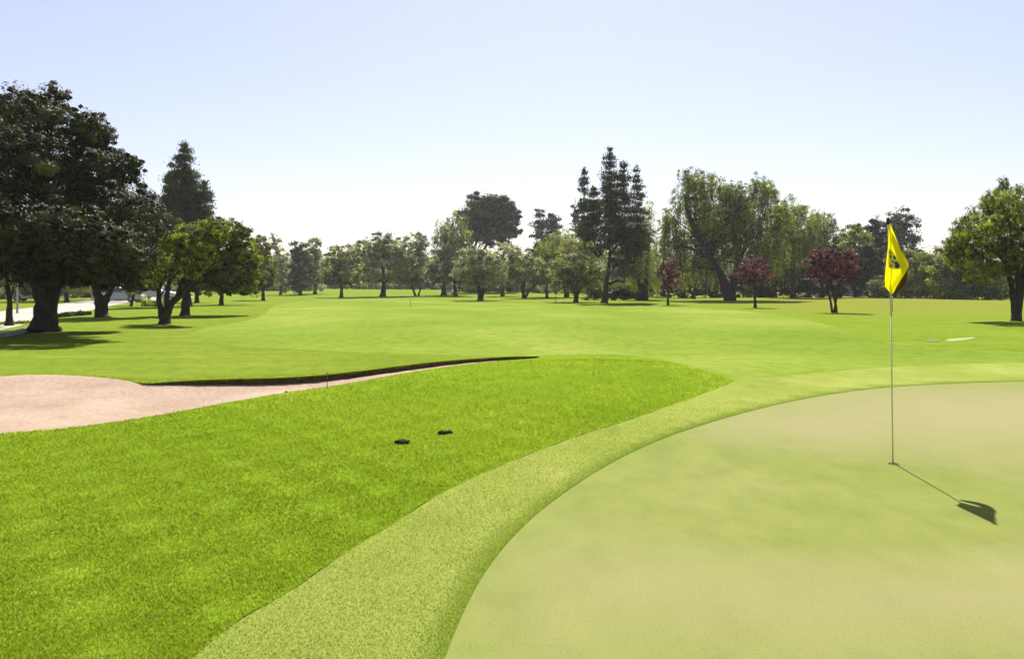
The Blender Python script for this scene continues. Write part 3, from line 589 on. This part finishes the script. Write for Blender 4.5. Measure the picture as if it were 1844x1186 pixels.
tree('pepper_tree', 'thin leaning trunked weeping sapling left of the big pepper', G_B, (1250, 535), [(1232, 490, 20, 18), (1228, 510, 14, 10)], 'light', D=95, trunk=(.16,), stems=[[(1250, 535), (1245, 522), (1237, 510), (1232, 495)]], seed=41, dens=.8, weep=1)
tree('evergreen_tree', 'rounded grey green tree at the right end of the pepper trees', G_B, (1480, 534), [(1478, 402, 22, 26), (1488, 430, 18, 34), (1468, 440, 24, 34)], 'olive', D=104, trunk=(.25,), seed=42, dens=1.15, weep=1.2)
tree('evergreen_tree', 'leafy green tree behind the flag to its left, lower one', G_B, (1540, 534), [(1538, 430, 26, 24), (1520, 450, 20, 24), (1545, 470, 30, 30)], 'mid', D=108, trunk=(.25,), seed=43, dens=1.15)
tree('evergreen_tree', 'tree with short pointed tip close to the flag top', G_B, (1578, 534), [(1577, 402, 8, 16), (1574, 424, 22, 24), (1580, 460, 30, 36), (1572, 495, 34, 26)], 'oak', D=112, trunk=(.25,), seed=44, dens=1.3)
tree('evergreen_tree', 'dark domed tree rising directly behind the flag', G_B, (1622, 532), [(1620, 398, 20, 24), (1624, 425, 28, 34), (1618, 455, 30, 24)], 'pine', D=135, trunk=(.3,), seed=45, dens=1.3)
tree('mesquite_tree', 'broad spreading tree with dark trunk at the right edge', G_B, (1828, 578),
     [(1790, 390, 46, 36), (1836, 385, 40, 46), (1758, 412, 40, 30), (1735, 425, 30, 26), (1806, 340, 9, 26), (1788, 352, 12, 16), (1828, 350, 14, 18), (1795, 365, 34, 20), (1770, 445, 50, 26), (1830, 440, 46, 32), (1890, 400, 60, 70), (1800, 478, 42, 24), (1738, 465, 38, 24), (1880, 470, 50, 30), (1765, 490, 30, 20), (1715, 445, 18, 20)], 'mid', trunk=(.18,),
     stems=[[(1828, 578), (1831, 540), (1833, 500), (1822, 430)], [(1832, 510), (1815, 480), (1785, 450), (1760, 430)], [(1834, 500), (1850, 470), (1875, 430), (1885, 400)]], seed=46, dens=1.5, clump=.2, weep=.15)
# plum trees
tree('plum_tree', 'small dark red plum tree farthest left of the three', G_P, (1203, 549), [(1210, 476, 15, 12), (1198, 486, 14, 14), (1216, 494, 13, 14), (1205, 508, 14, 15)], 'plum', trunk=(.09,), seed=50, dens=.5)
tree('plum_tree', 'round red plum tree, the middle one of the three', G_P, (1360, 554), [(1356, 476, 24, 18), (1342, 490, 20, 18), (1370, 490, 20, 20), (1356, 505, 24, 16)], 'plum', trunk=(.10,), seed=51, dens=.6)
tree('plum_tree', 'largest maroon plum tree with slanting trunk nearest the flag', G_P, (1506, 563), [(1478, 466, 24, 20), (1468, 484, 22, 20), (1500, 476, 26, 24), (1525, 468, 20, 18), (1530, 488, 20, 20), (1500, 498, 30, 16)], 'plum', trunk=(.085,), stems=[[(1506, 563), (1504, 545), (1500, 528), (1496, 500)], [(1502, 535), (1510, 518), (1520, 500), (1522, 488)], [(1500, 530), (1490, 514), (1480, 500), (1474, 486)]], seed=52, dens=.62)

# shrubs and hedges
def hedge(name, label, u0, u1, vt, D0, D1, leaf, seed, thick=1.6, cat='hedge', group=None, step=1.0, dens=1.1, vary=.25):
    rng = np.random.default_rng(seed)
    a = np.array([(u0 - CX) / F * D0, D0]); b = np.array([(u1 - CX) / F * D1, D1]); L = np.linalg.norm(b - a)
    za, zb = float(H(*a)), float(H(*b)); ht = EYE + (HY - vt) / F * (D0 + D1) / 2 - (za + zb) / 2
    root = empty(name, (a[0], a[1], za), label, cat, group)
    n = max(2, int(L / (ht * .55 * step))); lobes = []
    for i in range(n + 1):
        p = a + (b - a) * i / n; hh = ht * (1 + rng.uniform(-vary, vary * .5)); z = float(H(*p)) - za
        lobes.append((p[0] - a[0], p[1] - a[1] + rng.uniform(-.1, .1), z + hh * .44, ht * .5, thick * .5, hh * .56))
    C, T, s, Bi = blob_leaves(lobes, (D0 + D1) / 2, rng, dens, 0, .25, 1.0, .6)
    kk = C[:, 2] > -.05; C, T, Bi = C[kk], T[kk], Bi[kk]
    link('foliage', leaves_mesh(C, s * rng.uniform(.7, 1.25, len(C)), rng, .3, T, bias=Bi), M[leaf], root)
    return root
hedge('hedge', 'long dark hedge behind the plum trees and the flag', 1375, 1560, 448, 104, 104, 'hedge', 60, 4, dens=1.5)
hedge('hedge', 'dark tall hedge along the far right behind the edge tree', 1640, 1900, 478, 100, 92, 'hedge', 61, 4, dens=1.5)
hedge('shrub', 'loose light green shrub just right of the flag', 1632, 1715, 444, 97, 92, 'light', 62, 3, 'shrub', dens=1.2, vary=.3)
hedge('shrub', 'tall sunlit bush left of the edge tree crown', 1712, 1785, 455, 89, 87, 'mid', 63, 3, 'shrub', dens=1.2, vary=.35)
hedge('shrub', 'grey green bush at the foot of the domed tree', 1578, 1625, 500, 99, 99, 'olive', 64, 2, 'shrub')
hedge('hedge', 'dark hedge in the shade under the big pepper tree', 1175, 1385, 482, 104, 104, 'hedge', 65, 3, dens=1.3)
hedge('shrub', 'round clipped green shrub left of the conifer trunk', 1064, 1078, 507, 92, 92, 'mid', 66, 2, 'shrub')
hedge('shrub', 'pale yellowish bush right of the conifer trunk', 1100, 1150, 498, 100, 100, 'yellow', 67, 2, 'shrub', dens=.8)
hedge('hedge', 'low dark hedge right of the conifer trunk at its foot', 1098, 1145, 517, 90, 90, 'hedge', 68, 1.5)
hedge('hedge', 'low hedge far behind the olive trees', 830, 1060, 510, 150, 135, 'olive', 69, 2.5)
hedge('hedge', 'low clipped hedge beside the road left of the huge oak', -60, 58, 582, 31, 33, 'mid', 70, .7, step=1.4)
hedge('hedge', 'dark low hedge right of the huge oak trunk', 97, 158, 562, 39, 43, 'hedge', 71, .8, step=1.4)
hedge('hedge', 'row of shaded bushes along the far side of the road', -80, 330, 508, 82, 118, 'olive', 76, 3, dens=1.0, vary=.4)
hedge('hedge', 'far dark hedge line left of the narrow evergreen', 300, 560, 519, 170, 165, 'hedge', 72, 2)
hedge('shrub', 'soft green bank of bushes below the broad pale tree', 640, 800, 503, 190, 190, 'olive', 73, 4, 'shrub', dens=.9)
hedge('hedge', 'uneven band of grey bushes far behind the pale trees', 470, 870, 498, 205, 185, 'grey', 75, 5)
hedge('shrub', 'sunny green bush between the small grey tree and leaning tree', 255, 290, 537, 62, 62, 'light', 74, 1.5, 'shrub')
# the distant wood that closes the horizon
def far_wood():
    rng = np.random.default_rng(80); lobes = []
    for k in range(150):
        u = -500 + k * 20 + rng.uniform(-6, 6); D = 245 + rng.uniform(-12, 12); top = rng.uniform(452, 482) - (10 if rng.random() < .2 else 0)
        p = px(u, (top + 520) / 2, D); r = (522 - top) / 2 / F * D
        lobes.append((p[0], p[1], p[2], r * 1.5, r * 1.5, r))
    C, T, s, Bi = blob_leaves(lobes, 265, rng, 1.5, 0, .3, 1.15)
    o = link('far_wood', leaves_mesh(C, s * rng.uniform(.7, 1.2, len(C)), rng, .3, T, bias=Bi), M['grey'])
    tag(o, 'distant grey green belt of trees closing the horizon', 'wood', kind='stuff')
far_wood()

# ------------------------------------------------------------------ cars, van, cart, walls behind the trees
def car(name, label, cat, u, D, mat, rz=0, L=4.4, Wd=1.75, Ht=1.45, van=False, group='vehicles parked beyond the trees'):
    X = (u - CX) / F * D; z = float(H(X, D)) - .02
    root = empty(name, (X, D, z), label, cat, group, rz)
    hl = L / 2; s = Ht / 1.45
    body = [(-hl, .25), (-hl, .78 * s), (-hl + .15, .9 * s), (hl - 1.15, .92 * s), (hl - .1, .72 * s), (hl, .5), (hl, .25)]
    if van: roof = [(-hl + .05, .9 * s), (-hl + .15, Ht), (hl - 1.6, Ht), (hl - .95, .93 * s)]
    else: roof = [(-hl + .35, .89 * s), (-hl + 1.0, Ht), (hl - 1.95, Ht), (hl - 1.2, .91 * s)]
    def extr(poly, w0, w1, zc):
        n = len(poly); vs = []
        for sgn in (-1, 1):
            for (a, b) in poly:
                wv = w0 if b < zc else w1
                vs.append((a, sgn * wv / 2, b))
        fs = [tuple(range(n))[::-1], tuple(range(n, 2 * n))] + [(i, (i + 1) % n, n + (i + 1) % n, n + i) for i in range(n)]
        return vs, fs
    mb = MB(); mb.add(*extr(body, Wd, Wd, 9)); b = mb.build('body', mat, root)
    bv = b.modifiers.new('bevel', 'BEVEL'); bv.width = .06; bv.segments = 2
    mb = MB(); mb.add(*extr(roof, Wd * .96, Wd * .78, 1.1 * s)); g = mb.build('cabin', mat, root)
    bv = g.modifiers.new('bevel', 'BEVEL'); bv.width = .05; bv.segments = 2
    # glazing, a little proud of the cabin
    def shrink(poly, k=.82):
        cx = sum(p[0] for p in poly) / len(poly); cz = sum(p[1] for p in poly) / len(poly) + .02
        return [(cx + (p[0] - cx) * .88, cz + (p[1] - cz) * .72) for p in poly]
    sp = shrink(roof)
    if van: sp = [(hl - 2.0, .98 * s), (hl - 2.0, Ht - .18), (hl - 1.65, Ht - .18), (hl - 1.15, .98 * s)]
    n = len(sp)
    for sgn in (-1, 1):
        mb = MB(); vs = []
        for (a, bz) in sp:
            f = (bz - .9 * s) / (Ht - .9 * s); wv = Wd * (.96 - .18 * f) / 2 + .012; vs.append((a, sgn * wv, bz))
        vs += [(a, q - sgn * .03, bz) for (a, q, bz) in vs]
        mb.add(vs, [tuple(range(n)), tuple(range(n, 2 * n))] + [(i, (i + 1) % n, n + (i + 1) % n, n + i) for i in range(n)])
        mb.build('side_window', M['glass'], root)
    def scr(p, q, nm):
        mb = MB(); vs = []
        for t_, sg in ((.12, -1), (.12, 1), (.86, 1), (.86, -1)):
            a = p[0] + (q[0] - p[0]) * t_; bz = p[1] + (q[1] - p[1]) * t_
            vs.append((a + (.03 if p[0] > 0 else -.03), sg * Wd * (.84 - .18 * t_) / 2, bz + .02))
        mb.add(vs, [(0, 1, 2, 3)]); mb.build(nm, M['glass'], root)
    scr(roof[-1], roof[-2], 'windscreen'); scr(roof[0], roof[1], 'rear_window')
    for sx in (-hl + .8, hl - .85):
        for sy in (-1, 1):
            mb = MB(); mb.tube([(sx, sy * (Wd / 2 - .2), .32), (sx, sy * (Wd / 2 + .01), .32)], [.32, .32], 18); wh = mb.build('wheel', M['rubber'], root)
            mb = MB(); mb.tube([(sx, sy * (Wd / 2), .32), (sx, sy * (Wd / 2 + .03), .32)], [.19, .17], 12); mb.build('rim', M['silver'], wh)
    for sy in (-1, 1):
        mb = MB(); mb.box((hl - .02, sy * Wd * .36, .62 * s), (.08, .32, .13)); mb.build('headlight', M['white'], root)
    return root
car('parked_car', 'silver parked car half hidden by the huge oak trunk', 'car', 66, 78, M['silver'], .2)
car('parked_car', 'light parked car right of the forked oak trunk', 'car', 215, 76, M['silver'], .1)
car('parked_car', 'small white car right of the small grey leaved tree', 'car', 284, 92, M['white'], 0)
car('delivery_van', 'white van far off between the evergreens', 'van', 582, 215, M['white'], .3, 5.2, 2.0, 2.4, True)
def cart():
    D = 128; X = (809 - CX) / F * D; root = empty('golf_cart', (X, D, float(H(X, D))), 'pale golf cart seen end on between two olive trunks', 'golf cart')
    mb = MB(); mb.box((0, 0, .55), (1.15, 2.2, .42), .92); mb.build('body', M['white'], root)
    mb = MB(); mb.box((0, 0, 1.82), (1.12, 1.6, .07), .95); mb.build('canopy', M['white'], root)
    mb = MB(); mb.box((0, .2, .9), (1.0, .5, .28)); mb.build('seat', M['wall'], root)
    for sx in (-.52, .52):
        for sy in (-.7, .7):
            mb = MB(); mb.tube([(sx, sy, .7), (sx, sy * .95, 1.8)], [.025, .025], 6); mb.build('canopy_post', M['polew'], root)
            mb = MB(); mb.tube([(sx - .08, sy, .22), (sx + .08, sy, .22)], [.22, .22], 14); mb.build('wheel', M['rubber'], root)
cart()
def house(name, label, u, D, L, Wd, hw, hr, rz=0):
    X = (u - CX) / F * D; root = empty(name, (X, D, float(H(X, D)) - .05), label, 'building', None, rz)
    mb = MB(); mb.box((0, 0, hw / 2), (L, Wd, hw)); mb.build('wall', M['wall'], root)
    a, b = L / 2 + .5, Wd / 2 + .5; mb = MB()
    mb.add([(-a, -b, hw + .01), (a, -b, hw + .01), (a, b, hw + .01), (-a, b, hw + .01), (-a * .8, 0, hw + hr), (a * .8, 0, hw + hr)],
           [(0, 1, 5, 4), (2, 3, 4, 5), (0, 4, 3), (1, 2, 5), (0, 3, 2, 1)]); mb.build('roof', M['roof'], root)
    n = int(L / 3)
    for i in range(n):
        xx = -L / 2 + (i + .5) * L / n
        mb = MB(); mb.box((xx, -Wd / 2 - .02, hw * .55), (1.2, .06, 1.1)); f = mb.build('window', M['white'], root)
        mb = MB(); mb.box((xx, -Wd / 2 - .05, hw * .55), (1.04, .04, .94)); mb.build('pane', M['glass'], f)
house('low_building', 'low pale building glimpsed behind the largest plum tree and flag', 1555, 128, 16, 7, 2.6, 1.3)
house('low_building', 'low pale building across the road behind the huge oak', 20, 110, 22, 8, 2.7, 1.4, .1)
def wall_run(label, u0, u1, D, h):
    X0, X1 = (u0 - CX) / F * D, (u1 - CX) / F * D; root = empty('boundary_wall', ((X0 + X1) / 2, D, float(H((X0 + X1) / 2, D))), label, 'wall')
    Lw = X1 - X0; mb = MB(); mb.box((0, 0, h / 2 - .1), (Lw, .2, h + .2)); mb.build('panel', M['wall'], root)
    for i in range(int(Lw / 6) + 1):
        mb = MB(); mb.box((-Lw / 2 + i * 6 + .1, 0, h / 2 + .05), (.4, .34, h + .3)); mb.build('pier', M['kerb'], root)
wall_run('long low pale wall at the far end of the course', 480, 1010, 245, 1.9)

def post(name, label, cat, u, v, h, r, mat, lean=0, group=None):
    g = gp(u, v); z = float(H(*g)); mb = MB()
    mb.tube([(0, 0, -.05), (lean * .5, 0, h * .5), (lean, 0, h - .03), (lean, 0, h)], [r, r, r, r * .5], 8)
    o = mb.build(name, mat, None, True); o.location = (g[0], g[1], z); return tag(o, label, cat, group)
post('pale_post', 'pale tall post across the road left of the huge oak', 'post', 31, 563, 2.1, .06, M['wall'])
post('stake', 'thin olive stake standing left of the dark compact olive trunk', 'stake', 1001, 546, 1.5, .03, M['wood'], group='thin stakes')
post('stake', 'faint short stake in front of the double trunk olive', 'stake', 739, 551, .5, .018, M['wood'], group='thin stakes')
post('stake', 'thin stake at the edge of the bunker arm', 'stake', 589, 700, .26, .006, M['wood'], .004, group='thin stakes')
post('stake', 'short pale stake in the grass right of the largest plum tree', 'stake', 1607, 560, 1.0, .03, M['polew'], group='thin stakes')

# kerb beside the road in front of the low hedge
kp = trace([(-160, 640), (-60, 615), (0, 607), (30, 602), (52, 596)], 5); mb = MB()
for i in range(len(kp) - 1):
    a, b = kp[i], kp[i + 1]; d = (b - a) / np.linalg.norm(b - a); nrm = np.array([-d[1], d[0]]) * .09
    za, zb = float(H(*a)), float(H(*b))
    vs = [(*(a - nrm), za - .05), (*(b - nrm), zb - .05), (*(b + nrm), zb - .05), (*(a + nrm), za - .05), (*(a - nrm), za + .13), (*(b - nrm), zb + .13), (*(b + nrm), zb + .13), (*(a + nrm), za + .13)]
    mb.add(vs, [(4, 5, 6, 7), (0, 1, 5, 4), (2, 3, 7, 6)] + ([(0, 4, 7, 3)] if i == 0 else []) + ([(1, 2, 6, 5)] if i == len(kp) - 2 else []))
tag(mb.build('kerb', M['kerb']), kind='structure')

# ------------------------------------------------------------------ small things lying on the turf
def clods(name, label, spec, seed, cat, mat='clod', group=None):
    rr = random.Random(seed); u0, v0 = spec[0][:2]; g = gp(u0, v0); z0 = float(H(*g)) + .016
    bm = bmesh.new()
    for (u, v, rx, rz) in spec:
        q = gp(u, v); D = q[1]
        bmesh.ops.create_icosphere(bm, subdivisions=3, radius=1)
        vs = bm.verts[-162 * 4 + 0:] if False else [x_ for x_ in bm.verts if not x_.tag]
        for v_ in vs:
            n_ = 1 + .22 * math.sin(v_.co.x * 5 + seed) * math.sin(v_.co.y * 6 + 1) + .14 * math.sin(v_.co.z * 9 + v_.co.x * 7) + rr.uniform(-.06, .06)
            v_.co = Vector((v_.co.x * rx / F * D * n_ + q[0] - g[0], v_.co.y * rx / F * D * .75 * n_ + q[1] - g[1], max(v_.co.z, -.3) * rz / F * D * n_ + .01)); v_.tag = True
    me = bpy.data.meshes.new(name); bm.to_mesh(me); bm.free()
    me.polygons.foreach_set('use_smooth', [True] * len(me.polygons))
    o = link(name, me, M[mat]); o.location = (g[0], g[1], z0 - .008); return tag(o, label, cat, group)
clods('dirt_clod', 'single elongated dark clod on the bright grass, the lower left one', [(725, 799, 13, 5), (718, 799, 8, 4)], 1, 'dirt clod', group='dark clods on the grass')
clods('dirt_clod', 'dark clod in two lumps on the bright grass, the upper right one', [(796, 783, 8, 5.5), (808, 782, 7, 4.5)], 2, 'dirt clod', group='dark clods on the grass')
def stone(label, u, v, r, seed):
    g = gp(u, v); o = clods('stone', label, [(u, v, r, r * .8)], seed, 'stone', group='stones in the bunker')
    i = int(np.argmin(np.hypot(x - g[0], y - g[1]))); o.location.z = zs[i] + .004
stone('dark stone in the sand at the narrow end of the bunker', 531, 697, 5, 3)
stone('smaller flat stone left of the dark stone in the bunker', 516, 700, 4, 4)
def patch(name, label, P, mat, cat, th=.013):
    g = np.mean([gp(*p) for p in P], 0); z0 = float(H(*g)); pts_ = spline([tuple(gp(*p)) for p in P], 5, True); n = len(pts_)
    vs = [(p[0] - g[0], p[1] - g[1], float(H(*p)) - z0 + th) for p in pts_] + [(p[0] - g[0], p[1] - g[1], float(H(*p)) - z0 - .02) for p in pts_]
    mb = MB(); mb.add(vs, [tuple(range(n))] + [(i, n + i, n + (i + 1) % n, (i + 1) % n) for i in range(n)])
    o = mb.build(name, M[mat]); o.location = (g[0], g[1], z0); return tag(o, label, cat)
patch('bare_patch', 'pale dry strip in the darker grass right of the flag', [(1703, 613), (1715, 610), (1735, 608.5), (1754, 608), (1752, 610.5), (1735, 613), (1712, 615)], 'dry', 'bare patch')
patch('dark_patch', 'dark green patch just left of the pale dry strip', [(1666, 614), (1668, 611), (1690, 610), (1691, 615), (1675, 616)], 'deepgreen', 'worn patch')  # thin turf sheet, a darker green than the grass around it

# ------------------------------------------------------------------ the flag
FD = float(gp(1608, 833)[1]); fb = gp(1608, 833); fz = float(H(*fb))
fs = empty('flagstick', (fb[0], fb[1], fz), 'yellow pennant on a thin pale pole standing in the putting green', 'golf flag')
def lp(u, v, dy=0):
    q = px(u, v, FD); return Vector((q[0] - fb[0], dy, q[2] - fz))
mb = MB(); mb.tube([lp(1608, 836), lp(1607, 760), lp(1606, 690), lp(1605, 570)], [.0062] * 4, 10); mb.build('pole', M['pole'], fs, True)
mb = MB(); mb.tube([lp(1605, 570), lp(1603, 520), lp(1600.5, 440), lp(1599.5, 400)], [.0062] * 4, 10); mb.build('upper_pole', M['polew'], fs, True)
mb = MB(); rr = [.008, .011, .0145, .015, .012, .005]; mb.tube([lp(1599.3, 404 - i * 2.6) for i in range(6)], rr, 12); mb.build('finial', M['black'], fs, True)
# cloth: v runs down, u across the front panel, round the fold and back along the rear panel
Lk = [(404, 1597.5), (425, 1596), (450, 1594), (480, 1591), (505, 1589), (516, 1589.5), (524, 1597), (530, 1603)]
Rk = [(404, 1600.5), (425, 1610), (450, 1620), (468, 1629), (479, 1633.5), (488, 1629), (503, 1619), (518, 1610), (530, 1604)]
def itp(K, v): return float(np.interp(v, [k[0] for k in K], [k[1] for k in K]))
def flag():
    nv, nu = 44, 16; vs = []; fsx = []
    for i in range(nv + 1):
        v = 404 + (530 - 404) * i / nv; a, b = itp(Lk, v), itp(Rk, v); wpx = (b - a)
        t_ = i / nv
        for j in range(nu + 1):
            s_ = j / nu; u = a + wpx * s_
            dy = -.030 - .018 * math.sin(s_ * PI * 1.6 + .5 + t_ * 1.2) * min(1, wpx / 20) - .008 * math.sin(s_ * 9 + t_ * 7) * t_
            vs.append(lp(u, v, dy))
    def quad(n0, na, nb):
        for i in range(na):
            for j in range(nb):
                q = n0 + i * (nb + 1) + j; fsx.append((q, q + 1, q + nb + 2, q + nb + 1))
    quad(0, nv, nu)
    me = bpy.data.meshes.new('pennant'); me.from_pydata(vs, [], fsx); me.update(); me.polygons.foreach_set('use_smooth', [True] * len(me.polygons))
    o = link('pennant', me, M['yellowcloth'], fs)
    sm = o.modifiers.new('thick', 'SOLIDIFY'); sm.thickness = .0012; sm.offset = 0
    # rear fold: hangs behind and to the right, in dark brown border cloth
    vs2 = []; fsx.clear(); n2 = 10
    L2 = [(410, 1602), (440, 1613), (470, 1624), (490, 1622), (515, 1611), (532, 1607)]; R2 = [(410, 1604), (440, 1619), (465, 1631), (482, 1637), (500, 1637), (516, 1630), (532, 1612)]
    for i in range(nv + 1):
        v = 410 + 122 * i / nv; a, b = itp(L2, v), itp(R2, v)
        for j in range(n2 + 1):
            s_ = j / n2; vs2.append(lp(a + (b - a) * s_, v, .022 + .018 * math.sin(s_ * 4 + i * .08) + .03 * (1 - s_)))
    quad(0, nv, n2)
    me = bpy.data.meshes.new('rear_fold'); me.from_pydata(vs2, [], list(fsx)); me.update(); me.polygons.foreach_set('use_smooth', [True] * len(me.polygons))
    o2 = link('rear_fold', me, M['brownfold'], fs); sm = o2.modifiers.new('thick', 'SOLIDIFY'); sm.thickness = .0012
    def front_y(u, v):
        a, b = itp(Lk, v), itp(Rk, v); s_ = min(1, max(0, (u - a) / (b - a))); t_ = (v - 404) / 126
        return -.030 - .018 * math.sin(s_ * PI * 1.6 + .5 + t_ * 1.2) * min(1, (b - a) / 20) - .008 * math.sin(s_ * 9 + t_ * 7) * t_
    def mark(P, off, mat, name, parent, th=.0006):
        # a printed patch that follows the cloth
        bm = bmesh.new(); vv = [bm.verts.new((p[0], p[1], 0)) for p in P]; bm.faces.new(vv)
        bmesh.ops.triangulate(bm, faces=bm.faces[:]); bmesh.ops.subdivide_edges(bm, edges=bm.edges[:], cuts=3, use_grid_fill=True)
        for q in bm.verts: q.co = lp(q.co.x, q.co.y, front_y(q.co.x, q.co.y) - off)
        me = bpy.data.meshes.new(name); bm.to_mesh(me); bm.free(); return link(name, me, mat, parent)
    Z = lambda pts: [(1560 + a / 6.59, 380 + b / 6.59) for a, b in pts]
    em = mark(Z([(232, 452), (262, 456), (300, 498), (345, 555), (392, 625), (400, 665), (385, 694), (300, 690), (232, 672)]), .002, M['olivecloth'], 'emblem', o)
    k = 0
    for P in ([(305, 612), (330, 598), (356, 606), (380, 636), (388, 664), (374, 680), (330, 678), (312, 664), (322, 640)],
              [(236, 486), (268, 490), (270, 500), (240, 500)], [(248, 525), (268, 528), (270, 556), (256, 560), (258, 540), (246, 536)],
              [(292, 540), (312, 530), (334, 548), (332, 572), (306, 574), (300, 562), (318, 558), (316, 548), (300, 552)],
              [(278, 590), (300, 586), (304, 606), (284, 612)], [(250, 638), (268, 636), (272, 658), (252, 660)]):
        mark(Z(P), .0035, M['black'], 'emblem_mark', em)
    mark(Z([(286, 622), (306, 616), (312, 640), (300, 660), (284, 648)]), .0037, M['palep'], 'emblem_mark', em)
flag()
# the cup
g = gp(1609, 835); root = empty('golf_hole', (g[0], g[1], float(H(*g))), 'white rimmed cup in the green at the foot of the pole', 'golf hole')
mb = MB(); n = 28
ri, ro = .050, .056
mb.add([(r_ * math.cos(2 * PI * i / n), r_ * math.sin(2 * PI * i / n), z_) for r_, z_ in ((ri, .003), (ro, .003), (ro, -.01)) for i in range(n)],
       [(i, (i + 1) % n, n + (i + 1) % n, n + i) for i in range(n)] + [(n + i, n + (i + 1) % n, 2 * n + (i + 1) % n, 2 * n + i) for i in range(n)]); mb.build('rim', M['dry'], root)
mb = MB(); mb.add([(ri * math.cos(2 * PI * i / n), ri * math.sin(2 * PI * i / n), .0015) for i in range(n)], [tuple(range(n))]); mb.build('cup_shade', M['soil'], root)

# ------------------------------------------------------------------ the air between here and the far trees
mb = MB(); mb.box((0, 280, 14), (900, 720, 36)); hz_o = mb.build('haze', [])
hm = bpy.data.materials.new('haze_air'); hm.use_nodes = True; t_ = hm.node_tree; t_.nodes.remove(t_.nodes['Principled BSDF'])
pv = t_.nodes.new('ShaderNodeVolumePrincipled'); pv.inputs['Color'].default_value = (.93, .94, .97, 1); pv.inputs['Density'].default_value = .0002; pv.inputs['Anisotropy'].default_value = .3
t_.links.new(pv.outputs[0], t_.nodes['Material Output'].inputs['Volume']); hz_o.data.materials.append(hm); tag(hz_o, kind='stuff')
SC.cycles.volume_bounces = 0
